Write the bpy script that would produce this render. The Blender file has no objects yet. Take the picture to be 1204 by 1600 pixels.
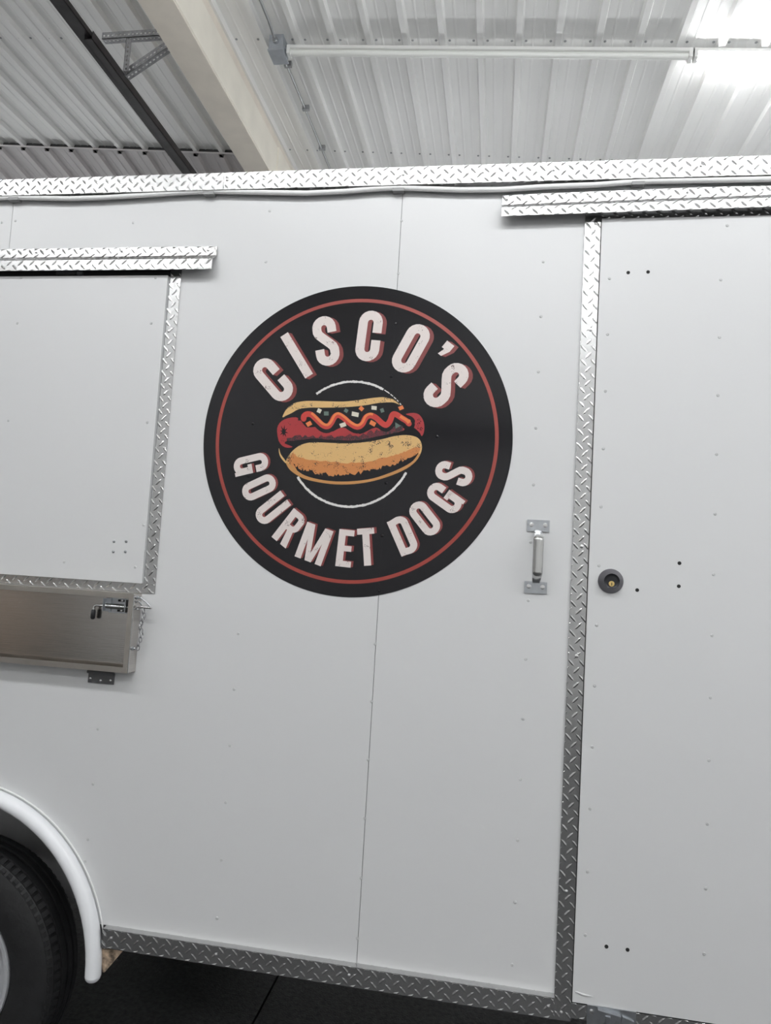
import bpy, bmesh, math, random
from mathutils import Vector, Matrix
random.seed(7)
S = bpy.context.scene
COL = S.collection

# ------------------------------------------------------------------ camera
CAMZ, DIST, FPX = 1.61, 1.87, 1087.55
YAW, PITCH, ROLL = 0.15958679, 0.07359352, -0.05967956
ROT = Matrix.Rotation(YAW, 3, 'Z') @ Matrix.Rotation(PITCH, 3, 'X') @ Matrix.Rotation(ROLL, 3, 'Y')
camd = bpy.data.cameras.new('camera')
camd.sensor_fit = 'HORIZONTAL'; camd.sensor_width = 36.0; camd.lens = 36.0 * FPX / 1204.0
camd.clip_start = 0.05
cam = bpy.data.objects.new('camera', camd); COL.objects.link(cam)
_r, _f, _u = ROT.col[0], ROT.col[1], ROT.col[2]
cam.matrix_world = Matrix(((_r.x, _u.x, -_f.x, 0), (_r.y, _u.y, -_f.y, -DIST), (_r.z, _u.z, -_f.z, CAMZ), (0, 0, 0, 1)))
S.camera = cam

# ------------------------------------------------------------------ world, exposure
w = bpy.data.worlds.new('world'); S.world = w; w.use_nodes = True
w.node_tree.nodes['Background'].inputs[0].default_value = (0.9, 0.95, 1, 1)
w.node_tree.nodes['Background'].inputs[1].default_value = 0.05
S.view_settings.view_transform = 'Standard'; S.view_settings.look = 'None'
S.view_settings.gamma = 1.0; S.view_settings.use_curve_mapping = False
S.cycles.max_bounces = 8
S.view_settings.exposure = 0.68
TUBE_L = 70.0           # radiance of each lit eight-foot tube
TUBE_COL = (0.97, 0.985, 1.0)

# ------------------------------------------------------------------ helpers
def pt(px, py, Y=0.0):
    """point of the plane y = Y that the survey of the photograph puts at this pixel"""
    d = ROT @ Vector(((px - 602) / FPX, 1.0, -(py - 800) / FPX))
    t = (DIST + Y) / d.y
    return Vector((d.x * t, Y, CAMZ + d.z * t))

class MB:
    def __init__(s): s.v = []; s.f = []
    def add(s, vs, fs):
        o = len(s.v); s.v += [tuple(q) for q in vs]; s.f += [tuple(i + o for i in f) for f in fs]; return s
    def box(s, a, b):
        x0, y0, z0 = a; x1, y1, z1 = b
        return s.add([(x0,y0,z0),(x1,y0,z0),(x1,y1,z0),(x0,y1,z0),(x0,y0,z1),(x1,y0,z1),(x1,y1,z1),(x0,y1,z1)],
                     [(0,3,2,1),(4,5,6,7),(0,1,5,4),(1,2,6,5),(2,3,7,6),(3,0,4,7)])
    def obox(s, o, u, v, n):
        """box from corner o with edge vectors u, v, n"""
        o, u, v, n = Vector(o), Vector(u), Vector(v), Vector(n)
        p = [o, o+u, o+u+v, o+v, o+n, o+u+n, o+u+v+n, o+v+n]
        return s.add(p, [(0,3,2,1),(4,5,6,7),(0,1,5,4),(1,2,6,5),(2,3,7,6),(3,0,4,7)])
    def prism(s, pts, d):
        """polygon swept along vector d"""
        d = Vector(d); p = [Vector(q) for q in pts]; n = len(p)
        return s.add(p + [q + d for q in p], [tuple(range(n))[::-1], tuple(range(n, 2*n))] +
                     [(i, (i+1) % n, (i+1) % n + n, i + n) for i in range(n)])
    def tube(s, pts, r, n=8, cap=True, closed=False):
        p = [Vector(q) for q in pts]; m = len(p); rs = r if isinstance(r, (list, tuple)) else [r]*m
        vs = []; prev = None
        for i in range(m):
            if closed: t = p[(i+1) % m] - p[i-1]
            else: t = p[min(i+1, m-1)] - p[max(i-1, 0)]
            t.normalize()
            if prev is None:
                a = Vector((0,0,1)) if abs(t.z) < .9 else Vector((0,1,0))
                e1 = t.cross(a).normalized()
            else: e1 = (prev - t * prev.dot(t)).normalized()
            prev = e1; e2 = t.cross(e1)
            for k in range(n):
                an = 2*math.pi*k/n; vs.append(p[i] + (e1*math.cos(an) + e2*math.sin(an)) * rs[i])
        fs = []
        for i in range(m if closed else m-1):
            j = (i+1) % m
            for k in range(n): fs.append((i*n+k, i*n+(k+1) % n, j*n+(k+1) % n, j*n+k))
        if cap and not closed:
            fs.append(tuple(range(n))[::-1]); fs.append(tuple((m-1)*n+k for k in range(n)))
        return s.add(vs, fs)
    def lathe(s, c, ax, prof, n=32, cap0=True, cap1=True):
        """prof: (distance along axis, radius)"""
        c, ax = Vector(c), Vector(ax).normalized()
        a = Vector((0,0,1)) if abs(ax.z) < .9 else Vector((1,0,0))
        e1 = ax.cross(a).normalized(); e2 = ax.cross(e1)
        vs = [c + ax*h + (e1*math.cos(2*math.pi*k/n) + e2*math.sin(2*math.pi*k/n))*r for h, r in prof for k in range(n)]
        m = len(prof); fs = []
        for i in range(m-1):
            for k in range(n): fs.append((i*n+k, i*n+(k+1) % n, (i+1)*n+(k+1) % n, (i+1)*n+k))
        if cap0: fs.append(tuple(range(n))[::-1])
        if cap1: fs.append(tuple((m-1)*n+k for k in range(n)))
        return s.add(vs, fs)
    def build(s, name, mat, parent=None, smooth=None, fixn=True):
        me = bpy.data.meshes.new(name); me.from_pydata(s.v, [], s.f); me.update()
        if fixn:
            bm = bmesh.new(); bm.from_mesh(me); bmesh.ops.recalc_face_normals(bm, faces=bm.faces); bm.to_mesh(me); bm.free()
        if smooth:
            for p in me.polygons: p.use_smooth = True
            me.set_sharp_from_angle(angle=math.radians(smooth))
        me.materials.append(mat)
        o = bpy.data.objects.new(name, me); COL.objects.link(o)
        if parent: 
            o.parent = parent
            o.matrix_parent_inverse = Matrix.Translation(-wloc(parent))
        return o
def wloc(o):
    l = o.location.copy()
    return l
def tag(o, label=None, cat=None, group=None, kind=None):
    if label: o['label'] = label
    if cat: o['category'] = cat
    if group: o['group'] = group
    if kind: o['kind'] = kind
    return o
def empty(name, loc):
    o = bpy.data.objects.new(name, None); COL.objects.link(o); o.location = loc; o.empty_display_size = .1; return o

def mat(name, col, rough=.5, metal=0.0, var=0.0, vscale=8.0, bump=0.0, bscale=40.0, stretch=None, emit=None, estr=0.0, rvar=0.0, spec=None):
    m = bpy.data.materials.new(name); m.use_nodes = True
    nt = m.node_tree; b = nt.nodes['Principled BSDF']
    b.inputs['Base Color'].default_value = (*col, 1); b.inputs['Roughness'].default_value = rough; b.inputs['Metallic'].default_value = metal
    if spec is not None: b.inputs['Specular IOR Level'].default_value = spec
    if emit:
        b.inputs['Emission Color'].default_value = (*emit, 1); b.inputs['Emission Strength'].default_value = estr
    src = None
    if var or bump or rvar:
        tc = nt.nodes.new('ShaderNodeTexCoord'); src = tc.outputs['Object']
        if stretch:
            mp = nt.nodes.new('ShaderNodeMapping'); mp.inputs['Scale'].default_value = stretch
            nt.links.new(src, mp.inputs['Vector']); src = mp.outputs['Vector']
    if var:
        nz = nt.nodes.new('ShaderNodeTexNoise'); nz.inputs['Scale'].default_value = vscale; nz.inputs['Detail'].default_value = 5
        nt.links.new(src, nz.inputs['Vector'])
        rp = nt.nodes.new('ShaderNodeValToRGB')
        rp.color_ramp.elements[0].position = .3; rp.color_ramp.elements[1].position = .7
        rp.color_ramp.elements[0].color = (*[max(0, c*(1-var)) for c in col], 1)
        rp.color_ramp.elements[1].color = (*[min(1, c*(1+var)) for c in col], 1)
        nt.links.new(nz.outputs['Fac'], rp.inputs['Fac']); nt.links.new(rp.outputs['Color'], b.inputs['Base Color'])
    if rvar:
        nz = nt.nodes.new('ShaderNodeTexNoise'); nz.inputs['Scale'].default_value = vscale*.6
        nt.links.new(src, nz.inputs['Vector'])
        mr = nt.nodes.new('ShaderNodeMapRange'); mr.inputs['To Min'].default_value = max(.02, rough-rvar); mr.inputs['To Max'].default_value = rough+rvar
        nt.links.new(nz.outputs['Fac'], mr.inputs['Value']); nt.links.new(mr.outputs['Result'], b.inputs['Roughness'])
    if bump:
        nz = nt.nodes.new('ShaderNodeTexNoise'); nz.inputs['Scale'].default_value = bscale; nz.inputs['Detail'].default_value = 3
        nt.links.new(src, nz.inputs['Vector'])
        bp = nt.nodes.new('ShaderNodeBump'); bp.inputs['Strength'].default_value = bump; bp.inputs['Distance'].default_value = .01
        nt.links.new(nz.outputs['Fac'], bp.inputs['Height']); nt.links.new(bp.outputs['Normal'], b.inputs['Normal'])
    return m

def printed(name, col, speck, thr, scale, rough=.32):
    """flat print with small worn specks"""
    m = mat(name, col, rough); nt = m.node_tree; b = nt.nodes['Principled BSDF']
    tc = nt.nodes.new('ShaderNodeTexCoord')
    vo = nt.nodes.new('ShaderNodeTexVoronoi'); vo.inputs['Scale'].default_value = scale
    n2 = nt.nodes.new('ShaderNodeTexNoise'); n2.inputs['Scale'].default_value = scale*.14; n2.inputs['Detail'].default_value = 1
    n3 = nt.nodes.new('ShaderNodeTexNoise'); n3.inputs['Scale'].default_value = scale*1.6; n3.inputs['Detail'].default_value = 1
    for q in (vo, n2, n3): nt.links.new(tc.outputs['Object'], q.inputs['Vector'])
    # dot radius grows where the low noise is high
    mr = nt.nodes.new('ShaderNodeMapRange'); mr.inputs['From Min'].default_value = thr; mr.inputs['From Max'].default_value = thr + .3
    mr.inputs['To Min'].default_value = 0.0; mr.inputs['To Max'].default_value = .62
    nt.links.new(n2.outputs['Fac'], mr.inputs['Value'])
    ad = nt.nodes.new('ShaderNodeMath'); ad.operation = 'MULTIPLY_ADD'; ad.inputs[1].default_value = .55
    nt.links.new(n3.outputs['Fac'], ad.inputs[0]); nt.links.new(vo.outputs['Distance'], ad.inputs[2])
    sb_ = nt.nodes.new('ShaderNodeMath'); sb_.operation = 'SUBTRACT'; sb_.inputs[1].default_value = .24
    nt.links.new(ad.outputs[0], sb_.inputs[0])
    gt = nt.nodes.new('ShaderNodeMath'); gt.operation = 'LESS_THAN'
    nt.links.new(sb_.outputs[0], gt.inputs[0]); nt.links.new(mr.outputs['Result'], gt.inputs[1])
    mx = nt.nodes.new('ShaderNodeMix'); mx.data_type = 'RGBA'
    mx.inputs['A'].default_value = (*col, 1); mx.inputs['B'].default_value = (*speck, 1)
    nt.links.new(gt.outputs[0], mx.inputs['Factor']); nt.links.new(mx.outputs['Result'], b.inputs['Base Color'])
    return m

M = {}
M['white_panel'] = mat('white_panel', (.665, .668, .67), .33, bump=.012, bscale=3)
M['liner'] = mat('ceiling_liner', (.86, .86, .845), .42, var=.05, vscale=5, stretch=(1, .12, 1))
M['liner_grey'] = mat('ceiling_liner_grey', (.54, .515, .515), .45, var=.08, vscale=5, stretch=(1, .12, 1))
M['liner_dark'] = mat('eave_void', (.05, .05, .05), .8)
M['beam'] = mat('cream_beam', (.80, .74, .65), .5, var=.06, vscale=6)
M['beam_light'] = mat('cream_trim', (.86, .82, .73), .45, var=.05, vscale=5)
M['black_steel'] = mat('black_steel', (.035, .032, .034), .38, metal=.35, var=.3, vscale=12)
M['galv'] = mat('galvanised', (.42, .42, .43), .38, metal=.85, var=.18, vscale=40)
M['plywood'] = mat('tan_plywood', (.72, .56, .43), .6, var=.25, vscale=4, stretch=(1, 1, .2))
M['dark_post'] = mat('dark_post_paint', (.06, .055, .055), .5)
M['conduit'] = mat('grey_conduit', (.36, .37, .38), .4, metal=.6)
M['box_steel'] = mat('box_steel', (.5, .53, .57), .4, metal=.7, var=.1, vscale=20)
M['plate'] = mat('tread_plate', (.57, .57, .568), .25, metal=1.0, var=.03, vscale=9, bump=.06, bscale=14, rvar=.06)
M['steel'] = mat('brushed_stainless', (.60, .575, .55), .2, metal=1.0, var=.06, vscale=9, stretch=(1, 1, 40), bump=.02, bscale=12)
M['lip_steel'] = mat('lip_steel', (.50, .47, .43), .42, metal=1.0, var=.1, vscale=14)
M['zinc'] = mat('zinc_plate', (.50, .52, .545), .28, metal=.95, var=.08, vscale=50)
M['dark_zinc'] = mat('dark_hinge_steel', (.16, .16, .165), .4, metal=.7)
M['chrome'] = mat('chrome_bar', (.62, .62, .61), .2, metal=1.0)
M['black_rubber'] = mat('black_rubber', (.012, .012, .013), .5)
M['tire'] = mat('tire_rubber', (.010, .010, .011), .62, var=.3, vscale=30, bump=.1, bscale=120)
M['rim'] = mat('rim_paint', (.55, .56, .58), .35, metal=.25)
M['fender'] = mat('fender_white', (.86, .87, .89), .18, var=.02, vscale=8)
M['rust'] = mat('rusty_steel', (.36, .27, .19), .75, var=.85, vscale=60, bump=.3, bscale=80)
M['void'] = mat('dark_gap', (.012, .012, .012), .8)
M['body_dark'] = mat('under_body', (.03, .03, .032), .7)
M['well'] = mat('wheel_well', (.55, .55, .56), .55, var=.15, vscale=6)
M['floor'] = mat('dark_floor', (.05, .05, .052), .5, var=.5, vscale=60, bump=.25, bscale=150, rvar=.15)
M['wall'] = mat('wall_liner', (.74, .74, .73), .5, var=.03, vscale=3)
M['white_cord'] = mat('white_cord', (.86, .86, .85), .4)
M['grey_clip'] = mat('grey_clip', (.30, .30, .30), .5)
M['rivet'] = mat('white_rivet', (.55, .55, .55), .3)
M['bolt'] = mat('bolt_steel', (.72, .72, .72), .25, metal=1.0)
M['lock_body'] = mat('lock_bronze', (.16, .155, .17), .36, metal=.6)
M['lock_core'] = mat('lock_core', (.03, .03, .035), .4, metal=.5)
M['brass'] = mat('brass', (.85, .62, .25), .28, metal=1.0)
M['housing'] = mat('light_housing', (.80, .80, .78), .35)
M['tube_off'] = mat('frosted_tube', (.82, .83, .80), .25)
M['tube_on'] = mat('lit_tube', (1, 1, 1), .4, emit=TUBE_COL, estr=TUBE_L)
M['ink_black'] = mat('decal_black', (.0135, .0130, .0150), .12, bump=.01, bscale=3, spec=.3)
M['ink_red'] = mat('decal_red', (.31, .048, .036), .32)
M['ink_shadow'] = mat('decal_dark_red', (.20, .036, .034), .32)
M['ink_cream'] = printed('decal_cream', (.72, .65, .62), (.10, .05, .05), .50, 330)
M['ink_white'] = printed('decal_white', (.70, .68, .66), (.03, .03, .03), .55, 300)
M['ink_bun'] = printed('decal_bun', (.66, .42, .17), (.05, .035, .02), .42, 300)
M['ink_crust'] = printed('decal_crust', (.56, .215, .065), (.05, .03, .015), .42, 300)
M['ink_rim'] = mat('decal_rim', (.52, .25, .08), .32)
M['ink_sausage'] = printed('decal_sausage', (.36, .028, .032), (.03, .008, .01), .52, 330)
M['ink_purple'] = printed('decal_purple', (.13, .015, .025), (.014, .012, .014), .22, 300)
M['ink_orange'] = mat('decal_orange', (.74, .20, .06), .32)
M['ink_mustard'] = mat('decal_sauce_red', (.52, .045, .035), .32)
M['ink_green'] = mat('decal_green', (.11, .16, .135), .32)
M['ink_chunk'] = mat('decal_chunk_white', (.66, .62, .52), .32)

# ================================================================== THE BUILDING
RX0, RX1, RY0, RY1 = -9.0, 7.0, -7.0, 8.0
H0, KX = 3.166, -0.07
def cz(x): return CAMZ + H0 + KX * x          # ceiling height, one-in-fourteen slope
PITCH_R = .2286
BX0, BX1, BZ = -2.02, -1.83, CAMZ + 2.91        # boxed beam

# floor: slabs with an open joint
fl = MB().box((RX0, RY0, -.22), (RX1, RY1, -.05)).build('floor', M['floor']); tag(fl, kind='structure')
JX = -.75
xs = [RX0, -4.4, JX, 2.9, RX1]
for i in range(4):
    MB().box((xs[i] + .004, RY0, -.05), (xs[i+1] - .004, RY1, 0)).build('floor_slab', M['floor'], fl)

# walls: ribbed liner sheets, one mesh per wall
def ribwall(name, p, q, h):
    p, q = Vector(p), Vector(q); d = (q - p); L = d.length; d.normalize(); n = Vector((-d.y, d.x, 0))
    m = MB(); pr = []; x = 0
    while x < L - .01:
        pr += [(x, 0), (min(L, x + .17), 0), (min(L, x + .185), .02), (min(L, x + .215), .02)]; x += .2286
    pr.append((L, 0))
    vs = []
    for a, b in pr:
        c = p + d*a + n*b; vs += [c, c + Vector((0, 0, h))]
    m.add(vs, [(2*i, 2*i+2, 2*i+3, 2*i+1) for i in range(len(pr)-1)])
    m.obox(p - n*.02, d*L, -n*.1, Vector((0, 0, h)))
    o = m.build(name, M['wall'], fixn=False); tag(o, kind='structure'); return o
WH = 5.6
ribwall('wall_back', (RX1, RY1, 0), (RX0, RY1, 0), WH)
ribwall('wall_front', (RX0, RY0, 0), (RX1, RY0, 0), WH)
ribwall('wall_left', (RX0, RY1, 0), (RX0, RY0, 0), WH)
ribwall('wall_right', (RX1, RY0, 0), (RX1, RY1, 0), WH)

# wall behind the photographer: plywood boards, dark post and black header added for their reflections, overhead door
wf = bpy.data.objects['wall_front']
for k in range(3): MB().box((RX0 + .05 + k*1.1, RY0 + .025, 0), (RX0 + 1.14 + k*1.1, RY0 + .045, 1.22)).build('added_board', M['plywood'], wf)
d1 = MB().box((-5.85, RY0 + .03, 0), (-5.45, RY0 + .30, 4.9)).build('trim_3', M['dark_post']); tag(d1, kind='structure')
d2 = empty('door_1', (1.1, RY0 + .03, 0)); tag(d2, kind='structure')
for k in range(6): MB().box((-1.0, RY0 + .025, .005 + k*.53), (3.4, RY0 + .07, .525 + k*.53)).build('door_section', M['wall'], d2)
h1 = MB().box((-1.15, RY0 + .025, 3.20), (3.55, RY0 + .14, 3.46)).build('trim_2', M['black_steel']); tag(h1, kind='structure')

# ceiling: deck above, ribbed sheets below it
ce = MB().add([(RX0, RY0, cz(RX0)+.06), (RX1, RY0, cz(RX1)+.06), (RX1, RY1, cz(RX1)+.06), (RX0, RY1, cz(RX0)+.06),
               (RX0, RY0, cz(RX0)+.2), (RX1, RY0, cz(RX1)+.2), (RX1, RY1, cz(RX1)+.2), (RX0, RY1, cz(RX0)+.2)],
              [(0,3,2,1),(4,5,6,7),(0,1,5,4),(1,2,6,5),(2,3,7,6),(3,0,4,7)]).build('ceiling', M['liner_dark']); tag(ce, kind='structure')
PROF = [(-.1143, 0), (-.090, 0), (-.085, -.0025), (-.077, -.0025), (-.072, 0),
        (-.027, 0), (-.017, -.032), (.017, -.032), (.027, 0), (.072, 0), (.077, -.0025), (.085, -.0025), (.090, 0), (.1143, 0)]
def sheet(x0, nrib, y0, y1, material, zf):
    """x0: first rib centre; zf(x, y): height"""
    pr = []
    for i in range(nrib):
        for a, b in PROF[(1 if i else 0):]: pr.append((x0 + i*PITCH_R + a, b))
    m = MB(); vs = []
    for a, b in pr: vs += [(a, y0, zf(a, y0) + b), (a, y1, zf(a, y1) + b)]
    m.add(vs, [(2*i, 2*i+1, 2*i+3, 2*i+2) for i in range(len(pr)-1)])
    vs2 = []
    for a, b in pr: vs2 += [(a, y0, zf(a, y0) + b + .0015), (a, y1, zf(a, y1) + b + .0015)]
    m.add(vs2, [(2*i+2, 2*i+3, 2*i+1, 2*i) for i in range(len(pr)-1)])
    n = len(pr)*2
    m.f += [(2*i, 2*i+2, n+2*i+2, n+2*i) for i in range(len(pr)-1)]
    return m.build('ceiling_panel', material, ce, fixn=False)
zflat = lambda x, y: cz(x)
LAP = 3.35
x = -.006 - 8*PITCH_R
while x < RX1 - .95:
    sheet(x, 4, RY0, RY1, M['liner'], zflat); x += 4*PITCH_R
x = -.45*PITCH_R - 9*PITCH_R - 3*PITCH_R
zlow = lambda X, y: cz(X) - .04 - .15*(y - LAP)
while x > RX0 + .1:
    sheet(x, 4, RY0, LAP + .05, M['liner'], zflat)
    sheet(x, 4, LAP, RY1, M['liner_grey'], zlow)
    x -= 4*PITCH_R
# closure strip at the lap of the lower sheets
MB().obox((RX0, LAP-.012, cz(RX0)-.045), (BX0 - RX0, 0, cz(BX0) - cz(RX0)), (0, .014, 0), (0, 0, .012)).build('closure_strip', M['liner_grey'], ce)
MB().obox((RX0, LAP + .006, cz(RX0)-.034), (BX0 - RX0, 0, cz(BX0) - cz(RX0)), (0, .02, 0), (0, 0, .036)).build('dark_gap_strip', M['liner_dark'], ce)  # dark strip standing in for the shade in the gap above the lap
# screws of the sheets along the purlins
m = MB()
for yy, xa, xb in ((.93, 0, 4.6), (2.13, 0, 4.6), (3.32, 0, 4.6)):
    i = 0; x = -.006 - 8*PITCH_R
    while x < xb:
        for dx in (-.042, .042):
            if x + dx > BX1 + .02: m.lathe((x+dx, yy, cz(x+dx) + .001), (0, 0, -1), [(0, .008), (.004, .008), (.007, .004)], 8, False)
        x += PITCH_R
for yy in (.93, 2.13):
    x = -.45*PITCH_R - 9*PITCH_R
    while x > -6:
        for dx in (-.042, .042): m.lathe((x+dx, yy, cz(x+dx) + .001), (0, 0, -1), [(0, .008), (.004, .008), (.007, .004)], 8, False)
        x -= PITCH_R
tag(m.build('panel_screws', M['conduit'], ce), kind='stuff')

# boxed roof beam
be = empty('trim_1', (BX0, RY0, BZ)); tag(be, kind='structure')
MB().box((BX0, RY0, BZ), (BX1 + .004, RY1, BZ + .006)).build('soffit_plate', M['beam'], be)
m = MB().box((BX0, RY0, BZ + .006), (BX0 + .006, RY1, cz(BX0)))
m.build('side_plate', M['beam'], be)
ys = 3.15
def sidetrim(y0, y1, dz, dx):
    m = MB(); zt = cz(BX1) - .11
    pr = [(BX1, BZ + .006), (BX1 + .012 + dx, BZ + .012 - dz), (BX1 + .012 + dx, BZ + .028 - dz), (BX1 + .004 + dx, BZ + .034 - dz), (BX1 + .004 + dx, zt), (BX1 - .004, zt), (BX1 - .004, BZ + .006)]
    m.prism([(a, y0, b) for a, b in pr], (0, y1 - y0, 0)); return m.build('side_trim', M['beam_light'], be)
sidetrim(RY0, ys, 0, 0); sidetrim(ys - .03, RY1, .012, .014)
MB().box((BX1 - .03, RY0, cz(BX1) - .11), (BX1 - .004, RY1, cz(BX1) + .01)).build('top_plate', M['beam'], be)
m = MB().lathe((BX1 + .022, ys + .18, BZ + .06), (1, 0, 0), [(0, .010), (.006, .007)], 10); m.build('bolt', M['conduit'], be)

# black door track hung beside the beam
tr = empty('door_track', (-2.37, 1.73, CAMZ + 2.82)); tag(tr, 'black steel overhead door track running along the ceiling beside cream beam', 'track')
TZ = CAMZ + 2.82
def track_x(y): return -2.37 - .012*(y - 1.73)
def channel(x0, x1, y0, y1, z, h, t=.004):
    m = MB(); 
    for (a, b, c, d) in ((x0, x1, z, z + t), (x0, x0 + t, z, z + h), (x1 - t, x1, z, z + h)):
        m.add([(a + track_x(y0)+2.37, y0, c), (b + track_x(y0)+2.37, y0, c), (b + track_x(y1)+2.37, y1, c), (a + track_x(y1)+2.37, y1, c),
               (a + track_x(y0)+2.37, y0, d), (b + track_x(y0)+2.37, y0, d), (b + track_x(y1)+2.37, y1, d), (a + track_x(y1)+2.37, y1, d)],
              [(0,3,2,1),(4,5,6,7),(0,1,5,4),(1,2,6,5),(2,3,7,6),(3,0,4,7)])
    return m
channel(-2.435, -2.355, -2.8, 7.5, TZ, .03).build('outer_rail', M['black_steel'], tr)
channel(-2.388, -2.337, 1.46, 7.5, TZ - .028, .05).build('inner_rail', M['black_steel'], tr)

# perforated angle bracket
br = empty('track_bracket', (-2.0, 1.77, CAMZ + 3.05)); tag(br, 'grey perforated steel angle bracket bracing the black track to the beam', 'bracket')
def perf(name, p, q, up, wdt, side):
    """perforated angle iron: two flanges, holes punched through"""
    p, q = Vector(p), Vector(q); d = (q - p); L = d.length; d.normalize(); up = Vector(up); up = (up - d*up.dot(d)).normalized(); sd = d.cross(up)*side
    m = MB()
    def flange(e, nrm):
        nx = max(2, int(L/.026)); st = L/nx; hw = st*.25
        vs = []; fs = []
        for (off) in (0, 1):
            pass
        # strips around square holes
        th = nrm*.003
        m.obox(p, d*L, e*(wdt*.36), th); m.obox(p + e*(wdt*.64), d*L, e*(wdt*.36), th)
        for i in range(nx + 1):
            a = max(0, i*st - st/2 + hw); b = min(L, i*st + st/2 - hw)
            m.obox(p + d*a + e*(wdt*.36), d*(b - a), e*(wdt*.28), th)
    flange(up, sd); flange(sd, up)
    return m.build(name, M['galv'], br)
BY = 1.77; AZ = CAMZ + 3.05
perf('top_angle', (-2.49, BY, AZ), (-2.01, BY, AZ), (0, 0, 1), .042, -1)
perf('drop_angle', (-2.333, BY + .004, TZ + .02), (-2.333, BY + .004, AZ + .01), (1, 0, 0), .034, 1)
perf('brace_angle', (-2.334, BY + .03, TZ + .01), (-2.01, BY + .0, AZ - .045), (0, 0, 1), .042, -1)

# conduit, junction box
def cpt(xp, yp, dz=0.0):
    """ceiling point"""
    return Vector((xp, yp, cz(xp) + dz))
JY = 2.15
jb = empty('junction_box', (-1.51, JY, cz(-1.5))); tag(jb, 'grey metal junction box on ceiling at the end of unlit tube light', 'junction box')
zj = cz(-1.5)
m = MB().box((-1.555, JY - .065, zj - .10), (-1.465, JY + .055, zj - .002)); m.build('box', M['box_steel'], jb)
MB().box((-1.560, JY - .070, zj - .108), (-1.460, JY + .060, zj - .10)).build('cover', M['box_steel'], jb)
MB().lathe((-1.51, JY - .065, zj - .05), (0, -1, 0), [(0, .018), (.02, .018), (.022, .014), (.035, .014)], 12).build('connector', M['conduit'], jb, 40)
MB().lathe((-1.51, JY + .055, zj - .05), (0, 1, 0), [(0, .018), (.02, .018), (.022, .014), (.035, .014)], 12).build('connector', M['conduit'], jb, 40)
MB().lathe((-1.465, JY, zj - .05), (1, 0, 0), [(0, .018), (.009, .018)], 12).build('connector', M['conduit'], jb, 40)
zc = zj - .036
for sgn, y0, ye in ((1, JY + .092, RY1 - .05), (-1, JY - .102, -3.0)):
    cd = empty('electrical_conduit', (-1.51, y0, zj))
    tag(cd, 'thin grey conduit on ceiling between junction box and trailer roof rail' if sgn > 0 else 'thin grey conduit leaving junction box towards top edge of picture', 'conduit')
    MB().tube([(-1.51, y0, zc - .014), (-1.508, y0 + .12*sgn, zc), (-1.50, (y0 + ye)/2, zc), (-1.50, ye, zc)], .0095, 8).build('pipe', M['conduit'], cd, 60)
    for yy in ((JY + .16, JY + .60, JY + 1.08, JY + 2.2) if sgn > 0 else (JY - .6, JY - 1.8)):
        MB().box((-1.525, yy - .012, zc - .014), (-1.475, yy + .012, zc + .02)).build('strap', M['conduit'], cd)

# tube lights
def tube_light(x0, x1, y, lit, label, group=None, drop=0.0):
    t = empty('tube_light', ((x0+x1)/2, y, cz((x0+x1)/2) - .03 - drop)); tag(t, label, 'light', group)
    z0, z1 = cz(x0) - .033 - drop, cz(x1) - .033 - drop
    d = Vector((x1 - x0, 0, z1 - z0)); o = Vector((x0, y, z0))
    MB().obox(o + Vector((0, -.028, -.020)), d, (0, .056, 0), (0, 0, .020)).build('housing', M['housing'], t)
    e = d.normalized()
    a = o + e*.02 + Vector((0, 0, -.034)); b = o + d - e*.02 + Vector((0, 0, -.034))
    MB().tube([a, b], .019, 10, cap=False).build('tube', M['tube_on'] if lit else M['tube_off'], t, 60)
    for c in (o, o + d - e*.02): MB().obox(c + Vector((0, -.03, -.056)), e*.02, (0, .06, 0), (0, 0, .056)).build('end_cap', M['housing'], t)
    if drop:
        for s_ in (.2, .8):
            p = o + d*s_; MB().tube([p, p + Vector((0, 0, drop + .02))], .004, 6).build('hanger_rod', M['conduit'], t)
    return t
tube_light(-1.454, .985, 2.16, False, 'long unlit white tube light on ceiling beside the junction box')
tube_light(.995, 3.43, 2.16, True, 'lit white tube light glaring on the ceiling at upper right')
tube_light(3.44, 5.87, 2.16, True, 'unseen lit tube light beyond the right edge, added as side light on the ceiling')  # added out of view, side light for the ceiling ribs
tube_light(-7.6, -5.17, 2.16, True, 'unseen lit tube light beyond the left edge, added to light the left bay')  # added out of view to brighten the left bay
ROWS = ((-1.9, 'above the photographer', (-5.4, -1.7, .9, 3.8)), (-4.9, 'near the overhead door behind the photographer, added as fill', (-5.6, -1.0, 4.3)), (4.7, 'unseen in the bay behind the trailer, added to brighten the ceiling', (-6.2, -1.6, 1.2, 4.2)))  # rows near the overhead door and behind the trailer are added fill
for yy, place, xl in ROWS:
    for k, xx in enumerate(xl):
        tube_light(xx, xx + 2.43, yy, True, '%s lit tube light from the left hanging %s' % (('first', 'second', 'third', 'fourth')[k], place), 'hanging tube lights ' + place, 1.1 if yy > 0 else (.8 if yy > -3 else 0.02))  # unseen rows hung low to throw more light on the ceiling

# ================================================================== THE TRAILER
T = empty('food_trailer', (-.6, 1.0, 0))
tag(T, 'white food trailer with diamond-plate trim and round black hot dog logo', 'trailer')
TX0, TX1, TD = -3.35, 2.05, 2.1
SEAM_L, SEAM = pt(20, 330).x, -.306
WC = Vector((-1.525, 0, .357)); FC = Vector((-1.470, 0, .448)); FR = .445
ZB, ZT = .568, 2.70
DX0, DX1 = pt(896.2, 780).x, pt(921.5, 780).x     # door trim, left and right edge

def sheet2d(name, pts, y0, y1, material, parent=T):
    return MB().prism([(a, y0, b) for a, b in pts], (0, y1 - y0, 0)).build(name, material, parent)
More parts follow.
